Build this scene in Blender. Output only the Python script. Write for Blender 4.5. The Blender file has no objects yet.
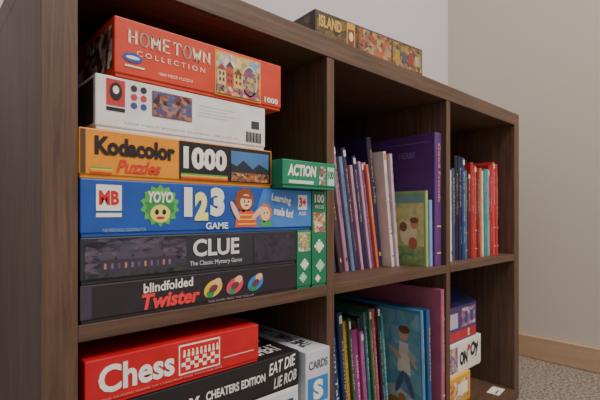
import bpy, bmesh, math, random
from mathutils import Vector, Matrix
random.seed(11)
S = bpy.context.scene
COL = S.collection

# ------------------------------------------------------------ materials
def lin(c):
    o=[]
    for v in c:
        v=v/255.0
        o.append(v/12.92 if v<=0.04045 else ((v+0.055)/1.055)**2.4)
    return (o[0],o[1],o[2],1.0)
_m={}
def base(name):
    m=bpy.data.materials.new(name); m.use_nodes=True
    nt=m.node_tree; b=nt.nodes['Principled BSDF']
    return m,nt,b
def P(c,rough=0.45,var=0.10):
    k=('p',tuple(c),rough)
    if k in _m: return _m[k]
    m,nt,b=base('print_%d_%d_%d'%tuple(c))
    tc=nt.nodes.new('ShaderNodeTexCoord'); n=nt.nodes.new('ShaderNodeTexNoise')
    n.inputs['Scale'].default_value=35; n.inputs['Detail'].default_value=4
    nt.links.new(tc.outputs['Object'],n.inputs['Vector'])
    r=nt.nodes.new('ShaderNodeValToRGB')
    l=lin(c)
    r.color_ramp.elements[0].position=0.3; r.color_ramp.elements[1].position=0.7
    r.color_ramp.elements[0].color=(l[0]*(1-var),l[1]*(1-var),l[2]*(1-var),1)
    r.color_ramp.elements[1].color=(min(1,l[0]*(1+var)),min(1,l[1]*(1+var)),min(1,l[2]*(1+var)),1)
    nt.links.new(n.outputs['Fac'],r.inputs['Fac']); nt.links.new(r.outputs['Color'],b.inputs['Base Color'])
    b.inputs['Roughness'].default_value=rough
    _m[k]=m; return m
def PIC(cols,scale=60,stretch=(1,1,1),seed=0):
    k=('pic',tuple(cols),scale,stretch,seed)
    if k in _m: return _m[k]
    m,nt,b=base('artwork_%d'%len(_m))
    tc=nt.nodes.new('ShaderNodeTexCoord'); mp=nt.nodes.new('ShaderNodeMapping')
    mp.inputs['Scale'].default_value=stretch; mp.inputs['Location'].default_value=(seed,seed*.7,seed*1.3)
    n=nt.nodes.new('ShaderNodeTexNoise'); n.inputs['Scale'].default_value=scale; n.inputs['Detail'].default_value=5
    n.inputs['Roughness'].default_value=.7
    vo=nt.nodes.new('ShaderNodeTexVoronoi'); vo.inputs['Scale'].default_value=scale*3.0
    nt.links.new(tc.outputs['Object'],mp.inputs['Vector']); nt.links.new(mp.outputs['Vector'],n.inputs['Vector'])
    nt.links.new(mp.outputs['Vector'],vo.inputs['Vector'])
    sp=nt.nodes.new('ShaderNodeSeparateColor'); nt.links.new(vo.outputs['Color'],sp.inputs[0])
    mx=nt.nodes.new('ShaderNodeMix'); mx.data_type='FLOAT'; mx.inputs[0].default_value=.42
    nt.links.new(n.outputs['Fac'],mx.inputs[2]); nt.links.new(sp.outputs[0],mx.inputs[3])
    r=nt.nodes.new('ShaderNodeValToRGB')
    N=len(cols)
    els=r.color_ramp.elements
    while len(els)<N: els.new(0.5)
    for i in range(N):
        els[i].position=0.28+0.44*i/(N-1)
    for i in range(N): els[i].color=lin(cols[i])
    nt.links.new(mx.outputs[0],r.inputs['Fac']); nt.links.new(r.outputs['Color'],b.inputs['Base Color'])
    b.inputs['Roughness'].default_value=0.4
    _m[k]=m; return m
def wood(name,axis,c0,c1):
    m,nt,b=base(name)
    tc=nt.nodes.new('ShaderNodeTexCoord'); mp=nt.nodes.new('ShaderNodeMapping')
    sc=[1,1,1]
    for i in range(3): sc[i]=6 if i==axis else 140
    mp.inputs['Scale'].default_value=sc
    n=nt.nodes.new('ShaderNodeTexNoise'); n.inputs['Scale'].default_value=1; n.inputs['Detail'].default_value=6; n.inputs['Roughness'].default_value=.75
    n.inputs['Distortion'].default_value=.5
    nt.links.new(tc.outputs['Object'],mp.inputs['Vector']); nt.links.new(mp.outputs['Vector'],n.inputs['Vector'])
    r=nt.nodes.new('ShaderNodeValToRGB')
    r.color_ramp.elements[0].position=.32; r.color_ramp.elements[1].position=.70
    r.color_ramp.elements[0].color=lin(c0); r.color_ramp.elements[1].color=lin(c1)
    nt.links.new(n.outputs['Fac'],r.inputs['Fac']); nt.links.new(r.outputs['Color'],b.inputs['Base Color'])
    bp=nt.nodes.new('ShaderNodeBump'); bp.inputs['Strength'].default_value=.2; bp.inputs['Distance'].default_value=.001
    nt.links.new(n.outputs['Fac'],bp.inputs['Height']); nt.links.new(bp.outputs['Normal'],b.inputs['Normal'])
    b.inputs['Roughness'].default_value=.5
    return m
def plaster(name,c):
    m,nt,b=base(name)
    tc=nt.nodes.new('ShaderNodeTexCoord'); n=nt.nodes.new('ShaderNodeTexNoise')
    n.inputs['Scale'].default_value=180; n.inputs['Detail'].default_value=3
    nt.links.new(tc.outputs['Object'],n.inputs['Vector'])
    bp=nt.nodes.new('ShaderNodeBump'); bp.inputs['Strength'].default_value=.12; bp.inputs['Distance'].default_value=.002
    nt.links.new(n.outputs['Fac'],bp.inputs['Height']); nt.links.new(bp.outputs['Normal'],b.inputs['Normal'])
    b.inputs['Base Color'].default_value=lin(c); b.inputs['Roughness'].default_value=.85
    return m
def carpet():
    m,nt,b=base('carpet')
    tc=nt.nodes.new('ShaderNodeTexCoord'); n=nt.nodes.new('ShaderNodeTexNoise')
    n.inputs['Scale'].default_value=130; n.inputs['Detail'].default_value=5; n.inputs['Roughness'].default_value=.85
    nt.links.new(tc.outputs['Object'],n.inputs['Vector'])
    r=nt.nodes.new('ShaderNodeValToRGB')
    r.color_ramp.elements[0].position=.40; r.color_ramp.elements[1].position=.60
    r.color_ramp.elements[0].color=lin((72,63,57)); r.color_ramp.elements[1].color=lin((200,187,174))
    nt.links.new(n.outputs['Fac'],r.inputs['Fac']); nt.links.new(r.outputs['Color'],b.inputs['Base Color'])
    bp=nt.nodes.new('ShaderNodeBump'); bp.inputs['Strength'].default_value=.9; bp.inputs['Distance'].default_value=.008
    nt.links.new(n.outputs['Fac'],bp.inputs['Height']); nt.links.new(bp.outputs['Normal'],b.inputs['Normal'])
    b.inputs['Roughness'].default_value=1
    return m

# ------------------------------------------------------------ mesh builder
_txt={}
def text_mesh(body,bold,shear):
    k=(body,bold,shear)
    if k in _txt: return _txt[k]
    cu=bpy.data.curves.new('t','FONT'); cu.body=body; cu.size=1; cu.offset=bold; cu.shear=shear; cu.resolution_u=3
    ob=bpy.data.objects.new('t',cu); COL.objects.link(ob)
    dg=bpy.context.evaluated_depsgraph_get()
    me=ob.evaluated_get(dg).to_mesh()
    vs=[v.co.copy() for v in me.vertices]; fs=[tuple(p.vertices) for p in me.polygons]
    ob.evaluated_get(dg).to_mesh_clear()
    bpy.data.objects.remove(ob); bpy.data.curves.remove(cu)
    x0=min(v.x for v in vs);x1=max(v.x for v in vs);y0=min(v.y for v in vs);y1=max(v.y for v in vs)
    vs=[((v.x-x0)/(x1-x0),(v.y-y0)/(y1-y0)) for v in vs]
    _txt[k]=(vs,fs); return _txt[k]

class B:
    def __init__(s,name,loc=(0,0,0),rot=0):
        s.name=name;s.loc=loc;s.rot=rot;s.v=[];s.f=[];s.mi=[];s.mats=[]
    def m(s,mat):
        if mat not in s.mats: s.mats.append(mat)
        return s.mats.index(mat)
    def add(s,vs,fs,mat,M=None):
        o=len(s.v)
        for v in vs:
            v=Vector(v); s.v.append(M@v if M else v)
        i=s.m(mat)
        for f in fs: s.f.append(tuple(o+k for k in f)); s.mi.append(i)
    def box(s,a,b,mat,bev=0.0,M=None,seg=2):
        bm=bmesh.new(); bmesh.ops.create_cube(bm,size=1)
        for v in bm.verts:
            v.co=Vector([a[i]+(v.co[i]+.5)*(b[i]-a[i]) for i in range(3)])
        if bev>0: bmesh.ops.bevel(bm,geom=bm.edges[:],offset=bev,segments=seg,affect='EDGES',profile=.5)
        bm.verts.index_update()
        s.add([v.co.copy() for v in bm.verts],[tuple(v.index for v in f.verts) for f in bm.faces],mat,M)
        bm.free()
    def pt(s,F,a,b,l): return F[0]+F[1]*a+F[2]*b+F[3]*(.0002+.00022*l)
    def rect(s,F,a0,a1,b0,b1,mat,l=1,M=None):
        s.add([s.pt(F,a0,b0,l),s.pt(F,a1,b0,l),s.pt(F,a1,b1,l),s.pt(F,a0,b1,l)],[(0,1,2,3)],mat,M)
    def poly(s,F,pts,mat,l=1,M=None):
        s.add([s.pt(F,a,b,l) for a,b in pts],[tuple(range(len(pts)))],mat,M)
    def ell(s,F,ca,cb,ra,rb,mat,l=1,rot=0,M=None,n=24):
        c,q=math.cos(rot),math.sin(rot); ps=[]
        for i in range(n):
            t=2*math.pi*i/n; x=ra*math.cos(t);y=rb*math.sin(t)
            ps.append((ca+x*c-y*q,cb+x*q+y*c))
        s.poly(F,ps,mat,l,M)
    def star(s,F,ca,cb,ra,rb,mat,l=1,n=14,k=.82):
        s.poly(F,[(ca+ra*(1 if i%2 else k)*math.cos(math.pi*i/n),cb+rb*(1 if i%2 else k)*math.sin(math.pi*i/n)) for i in range(2*n)],mat,l)
    def text(s,F,body,a0,a1,b0,b1,mat,l=2,bold=.0,shear=0,M=None,slope=0):
        vs,fs=text_mesh(body,bold,shear)
        s.add([s.pt(F,a0+x*(a1-a0),b0+y*(b1-b0)+slope*x*(a1-a0),l) for x,y in vs],fs,mat,M)
    def serif(s,F,word,a0,a1,b0,b1,mat,l=2,th=.10):
        G={'H':[((.18,0),(.18,1)),((.82,0),(.82,1)),((.18,.5),(.82,.5))],
           'O':None,
           'M':[((.12,0),(.12,1)),((.88,0),(.88,1)),((.12,1),(.5,.25)),((.5,.25),(.88,1))],
           'E':[((.2,0),(.2,1)),((.2,1),(.82,1)),((.2,.52),(.68,.52)),((.2,0),(.82,0))],
           'T':[((.5,0),(.5,1)),((.1,1),(.9,1))],
           'W':[((.08,1),(.28,0)),((.28,0),(.5,.8)),((.5,.8),(.72,0)),((.72,0),(.92,1))],
           'N':[((.16,0),(.16,1)),((.84,0),(.84,1)),((.16,1),(.84,0))]}
        n=len(word); cw=(a1-a0)/n; hh=b1-b0
        def st(p,q,w):
            d=Vector((q[0]-p[0],q[1]-p[1]))
            if d.length==0:return
            d.normalize(); m_=Vector((-d.y,d.x))*w/2; e=d*w*.3
            s.poly(F,[(p[0]-m_.x-e.x,p[1]-m_.y-e.y),(q[0]-m_.x+e.x,q[1]-m_.y+e.y),(q[0]+m_.x+e.x,q[1]+m_.y+e.y),(p[0]+m_.x-e.x,p[1]+m_.y-e.y)],mat,l)
        for i,ch in enumerate(word):
            ox=a0+i*cw+cw*.06; w=cw*.88
            if ch=='O':
                N=20
                for k in range(N):
                    t0=2*math.pi*k/N;t1=2*math.pi*(k+1)/N
                    st((ox+w*(.5+.38*math.cos(t0)),b0+hh*(.5+.5*math.sin(t0))),(ox+w*(.5+.38*math.cos(t1)),b0+hh*(.5+.5*math.sin(t1))),cw*th*(1+.6*abs(math.cos((t0+t1)/2))))
                continue
            for p,q in G[ch]:
                st((ox+w*p[0],b0+hh*p[1]),(ox+w*q[0],b0+hh*q[1]),cw*th*(1.7 if abs(p[0]-q[0])<.5 else .9))
            pts=set()
            for p,q in G[ch]:
                for e in (p,q):
                    if e[1] in (0,1) and ch not in 'E': pts.add(e)
            for e in pts:
                if ch=='T' and e[1]==1:
                    if e[0]!=.5: st((ox+w*e[0],b0+hh),(ox+w*e[0],b0+hh*.82),cw*th*.8)
                    continue
                if ch=='M' and e==(.5,.25): continue
                st((ox+w*(e[0]-.11),b0+hh*e[1]),(ox+w*(e[0]+.11),b0+hh*e[1]),cw*th*.7)
    def done(s):
        me=bpy.data.meshes.new(s.name); me.from_pydata([tuple(v) for v in s.v],[],s.f)
        for m in s.mats: me.materials.append(m)
        me.polygons.foreach_set('material_index',s.mi); me.update()
        ob=bpy.data.objects.new(s.name,me); COL.objects.link(ob)
        ob.location=s.loc; ob.rotation_euler=(0,0,s.rot)
        return ob
X=Vector((1,0,0));Y=Vector((0,1,0));Z=Vector((0,0,1))
def frames(w,d,h):
    return {'F':(Vector((0,0,0)),X,Z,-Y),'L':(Vector((0,d,0)),-Y,Z,-X),'T':(Vector((0,0,h)),X,Y,Z),
            'R':(Vector((w,0,0)),Y,Z,X),'S':(Vector((0,0,h)),-Z,X,-Y)}
def gamebox(name,x0,x1,y0,d,z0,z1,mat,traymat=None,rot=0):
    b=B(name,(x0,y0,z0),rot); w=x1-x0;h=z1-z0
    b.box((.0012,.0012,0),(w-.0012,d-.0012,h*.6),traymat or mat,.0005)
    b.box((0,0,.0035),(w,d,h-.0003),mat,.0012)
    b.w=w;b.h=h;b.d=d;b.x0=x0
    fr=frames(w,d,h-.0003); b.F=fr['F'];b.L=fr['L'];b.T=fr['T'];b.S=fr['S'];b.R=fr['R']
    return b

# ------------------------------------------------------------ room
white=P((240,238,234)); black=P((22,20,24))
def slab(name,a,b,mat):
    o=B(name); o.box(a,b,mat); return o.done()
slab('floor',(-2.6,-3.2,-.1),(1.464,.395,0),carpet())
slab('wall_back',(-2.6,.395,-.1),(1.564,.495,2.5),plaster('paint_back',(203,199,207)))
slab('wall_right',(1.464,-3.2,-.1),(1.564,.395,2.5),plaster('paint_right',(203,196,186)))
slab('ceiling',(-2.6,-3.2,2.5),(1.564,.495,2.6),plaster('paint_ceiling',(232,230,226)))
trim=wood('trim_wood',1,(182,150,122),(200,170,144))
trimx=wood('trim_wood_x',0,(182,150,122),(200,170,144))
o=B('baseboard_right'); o.box((1.452,-3.2,0),(1.464,.383,.076),trim,.003); o.done()
o=B('baseboard_back'); o.box((1.1,.383,0),(1.464,.395,.076),trimx,.003); o.box((-2.6,.383,0),(-.002,.395,.076),trimx,.003); o.done()

# ------------------------------------------------------------ shelf
C0=(66,47,37);C1=(112,86,69)
wx=wood('walnut_x',0,C0,C1); wz=wood('walnut_z',2,C0,C1)
D=.38; W=1.097; H=.746
sh=B('bookshelf')
bv=.0008
sh.box((0,0,0),(W,D,.03),wx,bv); sh.box((0,0,H-.03),(W,D,H),wx,bv)
sh.box((0,0,.03),(.03,D,H-.03),wz,bv); sh.box((W-.03,0,.03),(W,D,H-.03),wz,bv)
for xd in (.365,.716): sh.box((xd,.001,.03),(xd+.016,D,H-.03),wz,bv)
for a,b in ((.03,.365),(.381,.716),(.732,1.067)): sh.box((a,.001,.365),(b,D,.381),wx,bv)
sh.box((.03,D-.006,.03),(W-.03,D-.001,H-.03),wx,0)
sh.done()

# ------------------------------------------------------------ game boxes, top-left cell
cream=P((244,236,218)); red=P((205,26,34))
b=gamebox('party_game_box',.032,.3045,.001,.27,.381,.418,P((42,36,44)))
F=b.F;h=b.h
b.text(F,'blindfolded',.060,.116,h*.60,h*.88,white,2,.02,slope=.03)
b.text(F,'Twister',.058,.125,h*.14,h*.58,P((235,60,66)),2,.04,.2)
for cx,c in ((.142,(245,195,50)),(.172,(230,60,100)),(.203,(50,130,215))):
    b.ell(F,cx,h*.48,.013,.009,P(c),1,.5); b.ell(F,cx+.005,h*.66,.006,.0045,P((235,190,150)),2,.5); b.ell(F,cx-.004,h*.32,.005,.004,P((40,150,90)),2)
    b.ell(F,cx,h*.48,.006,.004,P((110,60,70)),3,.5)
b.text(F,'THE GAME THAT TIES YOU UP',.135,.200,h*.06,h*.12,P((170,170,170)),2)
b.rect(F,.0,.010,.0045,h-.002,P((66,56,78)),1)
b.done()
b=gamebox('mystery_board_game_box',.032,.3045,.001,.27,.418,.463,P((48,48,58)))
F=b.F;h=b.h
b.rect(F,.004,.108,h*.12,h*.95,PIC([(24,24,36),(48,46,66),(92,86,106),(40,40,54),(104,90,108)],26,(1,1,3)),1)
man=P((62,54,70))
b.rect(F,.018,.096,h*.2,h*.50,man,2)
for i,cx in enumerate((.025,.040,.057,.074,.089)):
    b.poly(F,[(cx-.009,h*.50),(cx+.009,h*.50),(cx,h*(.70+.14*(i%2)))],P((80,72,92)),2)
for i in range(11): b.rect(F,.021+i*.0066,.0233+i*.0066,h*.30,h*.42,P([(170,128,100),(110,100,140),(90,84,120)][i%3]),3)
b.rect(F,.004,.108,h*.12,h*.22,PIC([(30,30,40),(60,70,66),(44,44,54)],60),4)
b.text(F,'CLUE',.116,.178,h*.42,h*.86,P((225,222,232)),2,.03)
b.text(F,'The Classic Mystery Game',.112,.182,h*.17,h*.32,P((205,202,212)),2,.01)
b.rect(F,.200,.268,h*.12,h*.9,PIC([(38,38,48),(60,56,70),(46,44,56)],50),1)
b.done()
b=gamebox('counting_board_game_box',.032,.333,.001,.27,.463,.519,P((32,82,172)))
F=b.F;h=b.h
b.poly(F,[(.195,.005),(.300,.005),(.300,h-.002),(.215,h-.002)],P((64,126,204)),1)
b.rect(F,.014,.038,h*.45,h*.90,white,1); b.text(F,'MB',.0165,.0355,h*.55,h*.8,red,2,.045); b.rect(F,.014,.038,h*.34,h*.41,white,1)
b.star(F,.078,h*.55,.022,h*.40,P((90,180,80)),1); b.star(F,.078,h*.52,.017,h*.30,P((50,145,80)),2,12)
b.text(F,'YOYO',.064,.092,h*.60,h*.82,white,4,.05,.15)
b.ell(F,.078,h*.40,.011,h*.17,P((235,225,120)),3); b.ell(F,.074,h*.43,.0022,.003,black,4,n=10); b.ell(F,.082,h*.43,.0022,.003,black,4,n=10); b.ell(F,.078,h*.32,.005,.0015,red,4,n=10)
b.text(F,'1',.105,.115,h*.34,h*.92,white,3,.07); b.text(F,'2',.118,.135,h*.26,h*.84,P((252,240,150)),3,.07); b.text(F,'3',.138,.157,h*.34,h*.94,white,3,.07)
b.text(F,'GAME',.132,.162,h*.08,h*.22,P((225,238,250)),3,.03)
b.star(F,.186,h*.70,.015,.0155,P((150,76,40)),2,9,.86); b.ell(F,.188,h*.66,.0085,.0095,P((240,196,166)),3)
b.poly(F,[(.180,h*.80),(.197,h*.78),(.195,h*.72),(.181,h*.74)],P((150,76,40)),4)
b.ell(F,.1855,h*.67,.001,.0015,black,4,n=8); b.ell(F,.1915,h*.67,.001,.0015,black,4,n=8); b.ell(F,.1885,h*.585,.003,.001,red,4,n=8)
b.poly(F,[(.172,.006),(.206,.006),(.200,h*.44),(.192,h*.5),(.182,h*.48),(.174,h*.4)],P((226,90,60)),2)
for q in range(3): b.rect(F,.176,.203,h*(.16+.1*q),h*(.19+.1*q),P((245,200,80)),3)
b.ell(F,.172,h*.46,.0035,.013,P((240,196,166)),4,.5); b.ell(F,.206,h*.42,.0035,.012,P((240,196,166)),4,-.9)
b.star(F,.218,h*.42,.012,.013,P((225,130,50)),2,9,.8); b.ell(F,.218,h*.40,.0075,.009,P((245,205,170)),3)
b.ell(F,.216,h*.42,.0009,.0013,black,4,n=8); b.ell(F,.221,h*.42,.0009,.0013,black,4,n=8)
b.poly(F,[(.210,.006),(.230,.006),(.226,h*.24),(.212,h*.24)],P((70,170,90)),2)
b.text(F,'Learning',.228,.262,h*.66,h*.88,white,3,.03,.2,slope=-.15); b.text(F,'made fun!',.232,.266,h*.38,h*.58,white,3,.03,.2,slope=-.15)
b.rect(F,.275,.292,h*.5,h*.86,white,2); b.text(F,'3+',.277,.290,h*.56,h*.8,red,3,.04); b.text(F,'AGE',.276,.290,h*.36,h*.45,white,3,.01)
b.text(F,'FOR PRESCHOOL COUNTING FUN',.02,.062,h*.08,h*.14,P((150,180,225)),2)
b.done()
b=gamebox('jigsaw_puzzle_box',.031,.262,.002,.20,.519,.567,P((230,146,32)))
F=b.F;h=b.h; k=P((28,24,30))
b.rect(F,.101,.229,.0045,h-.0015,k,1)
b.rect(F,.0015,.006,.0045,h-.0015,P((90,60,40)),1)
b.text(F,'Kodacolor',.014,.096,h*.48,h*.86,k,2,.05)
b.text(F,'Puzzles',.034,.080,h*.14,h*.42,P((205,60,40)),2,.03,.35)
b.text(F,'1000',.106,.162,h*.34,h*.86,white,2,.055)
for i,c in enumerate([(220,50,40),(240,140,30),(245,210,60),(90,170,90)]):
    b.rect(F,.103,.163,h*(.10+.035*i),h*(.13+.035*i),P(c),2)
    b.rect(F,.010,.03,h*(.10+.035*i),h*(.13+.035*i),P(c),2)
b.rect(F,.168,.225,h*.12,h*.88,P((70,120,180)),2)
b.poly(F,[(.168,h*.12),(.225,h*.12),(.225,h*.45),(.21,h*.6),(.2,h*.45),(.186,h*.66),(.176,h*.5),(.168,h*.56)],P((38,46,58)),3)
b.rect(F,.168,.225,h*.12,h*.34,PIC([(30,36,50),(190,100,50),(50,60,80),(230,160,80)],110),4)
b.done()
b=gamebox('jigsaw_puzzle_box',.046,.252,.003,.20,.567,.621,P((230,230,233)))
F=b.F;h=b.h
b.rect(F,.010,.028,h*.46,h*.94,P((196,52,52)),1); b.ell(F,.019,h*.72,.006,.009,k,2); b.ell(F,.019,h*.75,.003,.004,cream,3)
b.rect(F,.010,.028,h*.36,h*.43,k,1)
for i in range(2):
    for j in range(3): b.ell(F,.037+i*.010,h*(.52+j*.16),.0035,.0035,P([(60,80,150),(200,60,80),(50,50,60)][j]),1,n=8)
b.rect(F,.056,.102,h*.38,h*.88,P((120,80,90)),1)
b.rect(F,.057,.101,h*.40,h*.86,PIC([(30,30,44),(120,60,50),(60,90,150),(190,130,90),(36,36,50)],60),2)
for j in range(4): b.rect(F,.110,.160-(j%2)*.012,h*(.76-.07*j),h*(.768-.07*j),P((176,176,182)),1)
b.text(F,'1000 PIECE JIGSAW PUZZLE   20 x 27 IN',.028,.165,h*.15,h*.19,P((150,150,158)),1)
for i in range(14): b.rect(F,.176+i*.0017,.1768+i*.0017+.0005*(i%3==0),h*.14,h*.38,k,1)
b.rect(F,.184,.196,h*.46,h*.64,P((60,60,70)),1)
b.rect(b.L,.10,.195,.006,h-.004,P((60,56,62)),1)
b.done()
b=gamebox('jigsaw_puzzle_box',.063,.277,.001,.22,.621,.681,P((208,62,36)))
F=b.F;h=b.h
b.serif(F,'HOMETOWN',.012,.108,h*.60,h*.82,cream,2,.10)
b.text(F,'C O L L E C T I O N',.022,.100,h*.41,h*.50,cream,2,.0)
b.ell(F,.018,h*.36,.010,.005,P((30,80,170)),2); b.ell(F,.018,h*.36,.007,.0018,cream,3)
b.text(F,'1000 PIECE PUZZLE',.045,.085,h*.17,h*.22,cream,2); b.rect(F,.010,.030,h*.2,h*.23,cream,2)
b.rect(F,.113,.180,h*.06,h*.94,P((225,150,60)),1)
b.rect(F,.115,.178,h*.10,h*.90,PIC([(110,160,205),(230,190,90),(70,130,90),(235,225,200),(190,80,60)],38,(1,1,1),5),2)
b.rect(F,.115,.178,h*.10,h*.36,P((110,150,80)),3)
hx=.116
for i,(ww,hh_,c,rc) in enumerate([(.012,.46,(220,190,130),(150,60,50)),(.010,.58,(200,70,55),(70,60,70)),(.013,.42,(240,190,80),(110,70,50)),(.010,.52,(170,180,190),(60,80,110)),(.014,.46,(190,90,60),(60,60,60))]):
    b.rect(F,hx,hx+ww,h*.20,h*(.24+hh_*.7),P(c),4)
    b.poly(F,[(hx-.0008,h*(.24+hh_*.7)),(hx+ww+.0008,h*(.24+hh_*.7)),(hx+ww/2,h*(.24+hh_*.7+.13))],P(rc),4)
    for q in (.2,.6):
        for z_ in (.34,.46): b.rect(F,hx+ww*q,hx+ww*(q+.2),h*z_,h*(z_+.07),P((60,60,80)),5)
    hx+=ww+.0004
b.rect(F,.115,.178,h*.10,h*.27,PIC([(230,220,190),(200,60,50),(70,110,160),(240,190,80),(80,60,50)],70),6)
b.ell(F,.162,h*.46,.012,.019,P((225,210,170)),6); b.ell(F,.162,h*.46,.0105,.0170,PIC([(200,60,50),(60,80,140),(230,190,100),(70,60,60)],60),7)
b.text(F,'1000',.186,.208,h*.12,h*.24,cream,2,.04)
b.rect(b.L,.13,.215,.01,h-.008,PIC([(40,34,36),(120,60,50),(220,210,200)],40),1)
b.rect(b.L,.09,.12,.012,.03,cream,1)
b.done()
g=P((20,122,86)); gl=P((180,220,200))
def piece(b,F,a,c,s,mat,l=2):
    b.rect(F,a-s/2,a+s/2,c-s/2,c+s/2,mat,l)
    for da,dc in ((0,s*.6),(s*.6,0),(0,-s*.6),(-s*.6,0)): b.ell(F,a+da,c+dc,s*.22,s*.22,mat,l,n=10)
b=gamebox('childrens_puzzle_box',.3055,.3328,.001,.20,.381,.463,g)
F=b.F
b.rect(F,.002,.025,.052,.079,PIC([(225,235,220),(60,140,110),(230,180,120),(60,130,100)],90),1)
piece(b,F,.014,.034,.010,white); piece(b,F,.011,.016,.009,gl)
b.done()
b=gamebox('childrens_puzzle_box',.3343,.3640,.001,.20,.381,.519,g)
F=b.F
b.text(F,'100',.005,.024,.120,.132,white,2,.03); b.text(F,'PIECES',.006,.023,.112,.1165,white,2)
b.rect(F,.003,.026,.078,.106,PIC([(200,60,50),(60,140,110),(230,180,120),(240,230,220)],90,(1,1,1),3),1)
piece(b,F,.014,.058,.012,white); piece(b,F,.016,.030,.011,gl); piece(b,F,.011,.012,.007,white)
b.done()
b=gamebox('action_puzzle_box',.2635,.3635,-.018,.15,.519,.556,P((24,134,98)))
F=b.F;h=b.h
b.text(F,'ACTION',.008,.060,h*.42,h*.84,white,2,.05,.15)
b.rect(F,.010,.055,h*.16,h*.28,P((205,230,220)),2)
b.rect(F,.066,.078,h*.15,h*.85,PIC([(240,240,235),(60,90,80),(200,120,80)],100),1)
b.rect(F,.082,.096,h*.15,h*.85,gl,1); b.text(F,'100',.083,.095,h*.4,h*.7,P((20,90,70)),2,.03)
b.done()

# ------------------------------------------------------------ bottom-left cell
b=gamebox('chess_set_box',.036,.240,.001,.25,.299,.346,P((198,26,38)))
F=b.F;h=b.h
b.text(F,'Chess',.012,.090,h*.26,h*.84,white,2,.03)
b.rect(F,.095,.147,h*.20,h*.90,white,1); b.rect(F,.0965,.1455,h*.24,h*.86,red,2)
for i in range(9):
    cx=.100+i*.0052
    b.rect(F,cx,cx+.003,h*.60,h*.70,cream,3); b.ell(F,cx+.0015,h*.74,.0013,.0018,cream,3,n=8)
    for j in range(3):
        if (i+j)%2: b.rect(F,.098+i*.0052,.1032+i*.0052,h*(.3+.09*j),h*(.39+.09*j),cream,3)
b.text(F,'THE CLASSIC GAME OF STRATEGY FOR TWO PLAYERS',.014,.150,h*.12,h*.16,P((225,150,150)),2)
b.rect(F,.152,.196,h*.33,h*.36,P((235,180,180)),1)
b.done()
b=gamebox('property_trading_game_box',.045,.310,.002,.27,.250,.298,P((36,34,38)))
F=b.F;h=b.h
b.text(F,'MONOPOLY',.010,.112,h*.22,h*.62,white,2,.04)
b.text(F,'CHEATERS EDITION',.120,.206,h*.42,h*.64,P((230,230,230)),2,.03)
b.text(F,'EAT DIE',.212,.258,h*.52,h*.84,white,2,.02,.2,slope=.1); b.text(F,'LIE ROB',.220,.260,h*.12,h*.42,P((210,210,210)),2,.02,.2,slope=.1)
for i,wd in enumerate(('CHEAT','STEAL','BLUFF','TRICK')):
    b.text(b.T,wd,.205,.250,.015+.05*i,.045+.05*i,white,2,.01)
b.done()
b=gamebox('trivia_game_box',.050,.310,.003,.27,.192,.250,P((226,228,232)))
F=b.F;h=b.h
b.rect(F,.11,.255,h*.1,h*.9,P((205,212,220)),1); b.text(F,'TRIVIA NIGHT',.12,.25,h*.35,h*.75,P((40,70,120)),2,.03); b.text(F,'TRIVIA',.01,.1,h*.3,h*.7,P((160,50,50)),2,.03)
b.done()
b=gamebox('board_game_box',.045,.308,.004,.27,.135,.192,P((150,60,50))); b.text(b.F,'FAMILY GAMES',.03,.2,.015,.04,cream,2,.03); b.done()
b=gamebox('board_game_box',.045,.310,.004,.27,.080,.135,P((40,100,90))); b.text(b.F,'WORD GAME',.03,.2,.015,.04,cream,2,.03); b.done()
b=gamebox('board_game_box',.042,.312,.004,.27,.030,.080,P((60,60,120))); b.text(b.F,'CHECKERS',.03,.2,.015,.035,cream,2,.03); b.done()
b=gamebox('card_game_box',.3155,.3640,-.006,.26,.03,.294,P((200,206,215)))
F=b.F
b.rect(F,.004,.044,.190,.226,P((60,130,195)),1); b.text(F,'S',.014,.034,.194,.222,white,2,.06)
b.rect(F,.004,.044,.150,.184,P((40,70,120)),1); b.text(F,'Q',.014,.034,.154,.180,white,2,.06)
b.text(F,'CARDS',.006,.043,.238,.250,P((90,94,110)),2,.02)
S2=(Vector((0,0,.264)),Y,-X,Z)
b.text(S2,'THE FAMILY CARD GAME',.02,.20,-.036,-.014,P((60,64,80)),2,.02)
b.rect(b.L,.02,.24,.18,.255,P((180,188,198)),1)
b.done()

# ------------------------------------------------------------ box on top of the shelf
b=gamebox('strategy_game_box',.393,.675,.054,.20,.746,.815,P((56,52,42)),rot=-math.radians(4.9))
F=b.F;h=b.h
b.rect(F,.003,.28,.006,h-.003,PIC([(28,38,36),(72,56,38),(120,92,46),(34,32,30),(74,92,70)],28),1)
b.text(F,'ISLAND',.008,.058,h*.62,h*.90,P((205,170,80)),2,.04)
b.rect(F,.070,.090,.006,h-.003,P((204,156,54)),2); b.rect(F,.0725,.0875,h*.2,h*.8,P((120,54,40)),3); b.ell(F,.08,h*.62,.005,.008,P((235,210,150)),4)
b.rect(F,.10,.185,.006,h-.004,PIC([(130,40,32),(180,100,56),(60,28,28),(190,150,100),(50,80,96)],30),2)
b.rect(F,.19,.278,h*.3,h-.005,PIC([(50,84,92),(180,140,50),(44,44,48),(140,60,44),(160,150,120)],42),2)
for i in range(4): b.rect(F,.196+i*.02,.21+i*.02,h*.45,h*.72,P([(170,134,54),(64,80,100),(140,54,46),(170,158,130)][i]),3)
b.rect(b.L,.03,.19,.01,h-.006,PIC([(44,50,42),(84,72,50),(120,96,60),(52,48,40),(96,100,76)],28),1)
b.done()

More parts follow.
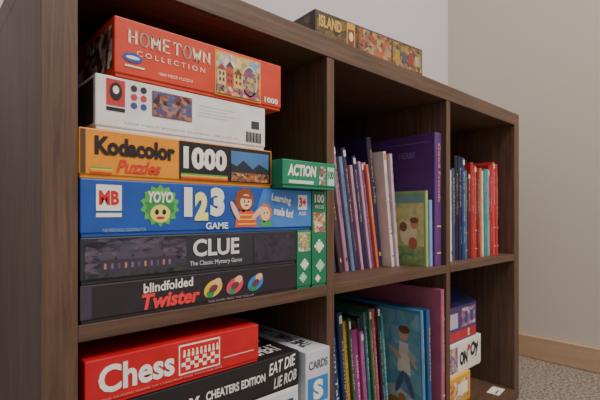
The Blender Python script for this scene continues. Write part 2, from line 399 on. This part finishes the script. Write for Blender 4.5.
# ------------------------------------------------------------ books
pages=P((196,184,164),.8,.06)
WORDS=['The Garden','Little Bear','Moonlight','Adventures of Sam','Big Book','Story Time','My World Atlas','Night Sky','Good Friends','Animals','Farm Tales','The Castle','Ocean Life','A Long Journey','Dragons','First Words','Why the Sun Sets','Bedtime']
def book(s,x,y0,t,h,d,col,lean=0,z0=0,title=True,band=None,cover=None):
    M=Matrix.Translation((x,y0,z0))@Matrix.Rotation(-lean,4,'Y')
    m=P(col,.42)
    c=min(.0018,t*.22)
    s.box((0,.001,0),(c,d,h),m,.0004,M,1); s.box((t-c,.001,0),(t,d,h),m,.0004,M,1)
    n=8; q=min(.003,t*.25); vs=[];fs=[]
    for i in range(n+1):
        a=math.pi*i/n
        vs+= [(t/2-t/2*math.cos(a),.002-q*math.sin(a),0),(t/2-t/2*math.cos(a),.002-q*math.sin(a),h)]
    for i in range(n): fs.append((2*i,2*i+2,2*i+3,2*i+1))
    for i in range(n+1):
        a=math.pi*i/n
        xx=t/2-(t/2-c)*math.cos(a); yy=.004-q*.6*math.sin(a)
        vs+=[(xx,yy,0),(xx,yy,h)]
    o=2*(n+1)
    for i in range(n): fs.append((2*i+1,2*i+3,o+2*i+3,o+2*i+1)); fs.append((o+2*i,o+2*i+2,2*i+2,2*i))
    s.add(vs,fs,m,M)
    s.box((c,.003,.003),(t-c,d-.003,h-.003),pages,0,M)
    S_=(Vector((0,.002-q,h)),-Z,X,-Y)
    lum=sum(col)/3
    tcn=P(random.choice([(228,222,205),(225,195,110),(215,215,225)])) if lum<135 else P(random.choice([(50,44,60),(150,50,50),(50,70,120)]))
    if title and t>.006:
        w=random.choice(WORDS); st=h*random.uniform(.08,.2); L=h*random.uniform(.35,.5)
        s.text(S_,w,st,st+L,t*.34,t*.66,tcn,2,.0,M=M)
        kind=random.randint(0,3)
        if kind==0: s.text(S_,random.choice(['J. Hill','Ann Lee','R. Moss']),h*.68,h*.84,t*.38,t*.60,tcn,2,.0,M=M)
        if kind==1: s.rect(S_,h*.89,h*.92,t*.35,t*.65,tcn,1,M=M)
        if kind==2: s.rect(S_,h*.70,h*.71,t*.2,t*.8,tcn,1,M=M); s.rect(S_,h*.90,h*.91,t*.2,t*.8,tcn,1,M=M)
    if band:
        s.rect(S_,h*.02,h*.07,t*.18,t*.82,P(band),1,M=M)
    if cover:
        Lf=(Vector((0,d,0)),-Y,Z,-X)
        cover(s,Lf,d,h,M)
    return t/math.cos(lean)

# middle upper
r=B('row_of_books')
x=.430; lean=math.radians(10.0)
lst=[(.014,.22,(70,60,70)),(.013,.235,(90,70,60)),(.014,.228,(60,66,92)),
 (.010,.234,(74,52,66)),(.012,.230,(78,88,120)),(.010,.228,(186,138,160)),(.009,.208,(112,136,172)),
 (.007,.20,(214,158,180)),(.010,.226,(64,56,98)),(.007,.195,(206,150,170)),(.008,.192,(216,208,206)),(.009,.214,(38,44,92)),
 (.006,.204,(190,150,180)),(.007,.20,(60,110,160)),(.007,.204,(130,74,140)),(.007,.200,(214,110,66)),(.007,.205,(226,180,195))]
for i,(t,h,c) in enumerate(lst):
    x+=book(r,x,.072+.006*((i*5)%3),t,h,.20,c,lean,.381,band=[None,(220,120,60),(240,240,230)][i%3])+.0004
x+=.001
book(r,x,.082,.015,.254,.24,(50,40,80),math.radians(8.5),.381); x+=.0160
book(r,x,.060,.009,.226,.2,(226,220,218),math.radians(7.5),.381,band=(240,140,60)); x+=.0100
book(r,x,.055,.008,.222,.2,(205,180,194),math.radians(6.5),.381); x+=.0090
print('MID',x)
def cov_y(s,Lf,d,h,M):
    s.rect(Lf,.008,d-.005,.006,h-.006,PIC([(206,210,130),(222,214,150),(170,200,140),(220,200,140)],30),1,M=M)
    s.rect(Lf,.008,d-.005,.006,h*.26,PIC([(110,160,110),(160,190,120),(100,140,110)],40),2,M=M)
    s.rect(Lf,.008,d-.005,h*.84,h-.006,P((120,165,160)),2,M=M)
    s.ell(Lf,d-.040,h*.44,.020,.026,P((236,222,180)),3,M=M); s.ell(Lf,d-.026,h*.56,.009,.010,P((215,150,110)),4,M=M)
    s.ell(Lf,d-.026,h*.61,.010,.006,P((130,84,60)),5,M=M); s.ell(Lf,d-.052,h*.52,.009,.010,P((140,100,80)),4,M=M)
    s.ell(Lf,d-.03,h*.3,.01,.012,P((200,110,90)),4,M=M)
xx=max(x,.6625)
book(r,xx,.014,.009,.150,.14,(150,178,110),math.radians(1.2),.381,cover=cov_y,title=False)
book(r,xx+.0105,.012,.010,.132,.13,(130,165,220),math.radians(1.0),.381,title=False)
def cov_p(s,Lf,d,h,M):
    s.text(Lf,'HERBS',d-.085,d-.045,h*.82,h*.87,P((140,105,172)),2,.02,M=M)
    s.rect(Lf,.02,d-.01,h*.93,h*.94,P((120,84,150)),1,M=M)
book(r,.6875,.010,.026,.268,.23,(92,50,122),0,.381,cover=cov_p)
r.done()

# right upper
r=B('row_of_books')
x=.735
cols=[(90,60,50),(60,70,80),(150,120,90),(226,222,216),(60,80,130),(232,228,222),(30,30,38),(34,40,84),(44,60,120),(214,206,210),(60,120,140),(96,30,44),(170,40,46),(216,120,120),(190,56,48),(110,30,40),(206,110,60),(226,170,180),(230,220,214),(60,140,145),(120,175,185),(228,224,218),(176,36,42),(206,70,74),(190,48,52),(216,100,100)]
hs=[.22,.21,.22,.20,.205,.20,.235,.234,.232,.21,.205,.20,.225,.215,.22,.205,.215,.20,.21,.215,.215,.2,.228,.236,.232,.226]
ts=[.016,.014,.016,.010,.009,.009,.013,.011,.013,.007,.011,.011,.014,.008,.014,.010,.011,.009,.008,.013,.010,.009,.014,.013,.013,.012]
for i in range(len(cols)):
    x+=book(r,x,.028+.006*((i*7)%4)/3,ts[i],hs[i],.16,cols[i],math.radians(1.0) if i>2 else 0,.381,band=[None,None,(230,220,200)][i%3])+.0004
    if i==2: x+=.0045
r.done()

# middle lower
r=B('row_of_picture_books')
x=.412; lean=math.radians(6)
lst=[(.016,.24,(60,60,80)),(.012,.25,(80,70,60)),(.010,.215,(190,70,80)),(.008,.22,(190,160,190)),(.010,.225,(140,60,110)),(.018,.288,(36,62,116)),(.012,.285,(30,52,98)),
 (.006,.262,(60,130,130)),(.008,.265,(205,170,60)),(.007,.27,(50,100,70)),(.006,.262,(190,80,110)),(.015,.245,(150,56,130)),(.010,.24,(180,90,150)),(.010,.262,(50,50,80)),(.008,.272,(50,120,130)),(.008,.278,(70,110,70)),
 (.008,.265,(50,120,150)),(.008,.275,(190,80,110)),(.009,.28,(50,44,62)),(.009,.272,(40,90,140)),(.008,.262,(60,140,145))]
for i,(t,h,c) in enumerate(lst):
    def cv(s,Lf,d,h,M,i=i): s.rect(Lf,d-.2,d-.004,h*.80,h-.005,PIC([(50,100,70),(160,140,70),(60,76,130),(150,70,90),(150,144,126)],24,(1,1,1),i),1,M=M)
    x+=book(r,x,.066+.006*((i*5)%3),t,h,.24,c,lean,.03,band=(235,225,210) if i%3==0 else None,cover=cv if i>6 else None)+.0004
print('LOW',x)
def cov_b(s,Lf,d,h,M):
    s.rect(Lf,.01,d-.004,.008,h-.006,PIC([(96,156,184),(110,168,192),(150,190,205)],14),1,M=M)
    s.poly(Lf,[(.01,.008),(d-.004,.008),(d-.004,h*.30),(d-.06,h*.40),(.01,h*.34)],PIC([(200,205,205),(170,190,195),(220,214,200)],20),2,M=M)
    # running child with a dog
    s.ell(Lf,d-.040,h*.80,.011,.012,P((222,176,146)),3,M=M); s.ell(Lf,d-.038,h*.84,.013,.008,P((130,84,56)),4,M=M)
    s.poly(Lf,[(d-.058,h*.52),(d-.026,h*.50),(d-.030,h*.74),(d-.050,h*.75)],P((228,220,206)),3,M=M)
    s.ell(Lf,d-.062,h*.66,.004,.020,P((222,176,146)),4,.9,M=M); s.ell(Lf,d-.022,h*.62,.004,.018,P((222,176,146)),4,.6,M=M)
    s.ell(Lf,d-.052,h*.44,.006,.026,P((90,100,140)),4,-.4,M=M); s.ell(Lf,d-.030,h*.43,.006,.026,P((90,100,140)),4,.35,M=M)
    s.ell(Lf,d-.070,h*.26,.020,.014,P((170,120,84)),4,.2,M=M); s.ell(Lf,d-.048,h*.32,.009,.009,P((180,130,94)),5,M=M)
x=max(x,.642)
book(r,x+.010,.012,.010,.268,.22,(80,140,180),math.radians(3),.03,cover=cov_b)
book(r,x+.0222,.008,.012,.268,.22,(38,90,150),math.radians(2.5),.03)
book(r,.7005,.002,.012,.303,.28,(176,98,124),math.radians(.5),.03)
r.done()

# bottom-right cell
b=gamebox('yellow_card_game_box',.80,.935,.055,.12,.0305,.100,P((222,174,60)))
b.rect(b.F,.01,.125,.012,.058,PIC([(230,190,80),(190,90,50),(240,230,200)],40),1); b.rect(b.F,.07,.12,.022,.05,cream,2); b.done()
b=gamebox('dice_game_box',.80,1.005,.060,.16,.100,.176,P((232,230,226)))
F=b.F
b.text(F,'ON',.090,.130,.018,.052,black,2,.05); b.text(F,'Oy',.145,.190,.018,.062,P((40,40,60)),2,.05,slope=.2)
b.rect(F,.005,.080,.008,.068,PIC([(200,60,60),(60,110,180),(240,200,90)],40),1); b.rect(b.L,.02,.14,.015,.06,P((190,190,200)),1)
b.ell(F,.137,.055,.008,.008,P((200,60,60)),1)
b.done()
b=B('toy_house_box',(.80,.065,.176)); w,d,h=.19,.14,.085
b.box((0,0,0.0003),(w,d,h),P((84,66,120)),.001)
b.add([(0,0,h),(w,0,h),(w,d,h),(0,d,h),(0,d/2,h+.035),(w,d/2,h+.035)],[(0,1,5,4),(2,3,4,5),(0,4,3),(1,2,5)],P((44,48,96)))
F=(Vector((0,0,0)),X,Z,-Y)
b.rect(F,.005,.185,.004,.026,P((185,56,64)),1); b.rect(F,.110,.183,.032,.078,PIC([(225,205,215),(190,90,110),(80,90,150),(220,200,210)],40),1); b.rect(F,.03,.09,.034,.07,P((200,190,210)),1)
b.rect(F,.125,.140,.040,.068,P((60,80,130)),2); b.rect(F,.155,.170,.040,.068,P((60,80,130)),2)
b.rect(F,.142,.150,.006,.024,P((240,220,180)),2)
b.done()
b=B('paper_label',(1.0,.012,.0303),.1); b.box((0,0,0),(.05,.03,.0008),white,.0001); b.rect((Vector((0,0,.0008)),X,Y,Z),.005,.03,.008,.012,P((80,80,90)),1); b.done()

# ------------------------------------------------------------ lights
def area(name,loc,rot,size,power,col):
    l=bpy.data.lights.new(name,'AREA'); l.shape='RECTANGLE'; l.size=size[0]; l.size_y=size[1]; l.energy=power; l.color=col
    o=bpy.data.objects.new(name,l); COL.objects.link(o); o.location=loc; o.rotation_euler=rot
area('ceiling_light',(0.75,-1.3,2.45),(0,0,0),(.9,.9),66,(1,.90,.79))
w=bpy.data.worlds.new('world'); S.world=w; w.use_nodes=True
bg=w.node_tree.nodes['Background']; bg.inputs[0].default_value=(.98,.96,.97,1); bg.inputs[1].default_value=.66

# ------------------------------------------------------------ camera
c=bpy.data.cameras.new('camera'); co=bpy.data.objects.new('camera',c); COL.objects.link(co)
co.location=(-.086,-.428,.485); co.rotation_euler=(math.radians(90),0,math.radians(-42.8))
c.sensor_width=36; c.lens=25.44; c.shift_y=14/600; c.clip_start=.01
c.dof.use_dof=True; c.dof.focus_distance=.60; c.dof.aperture_fstop=11
S.camera=co
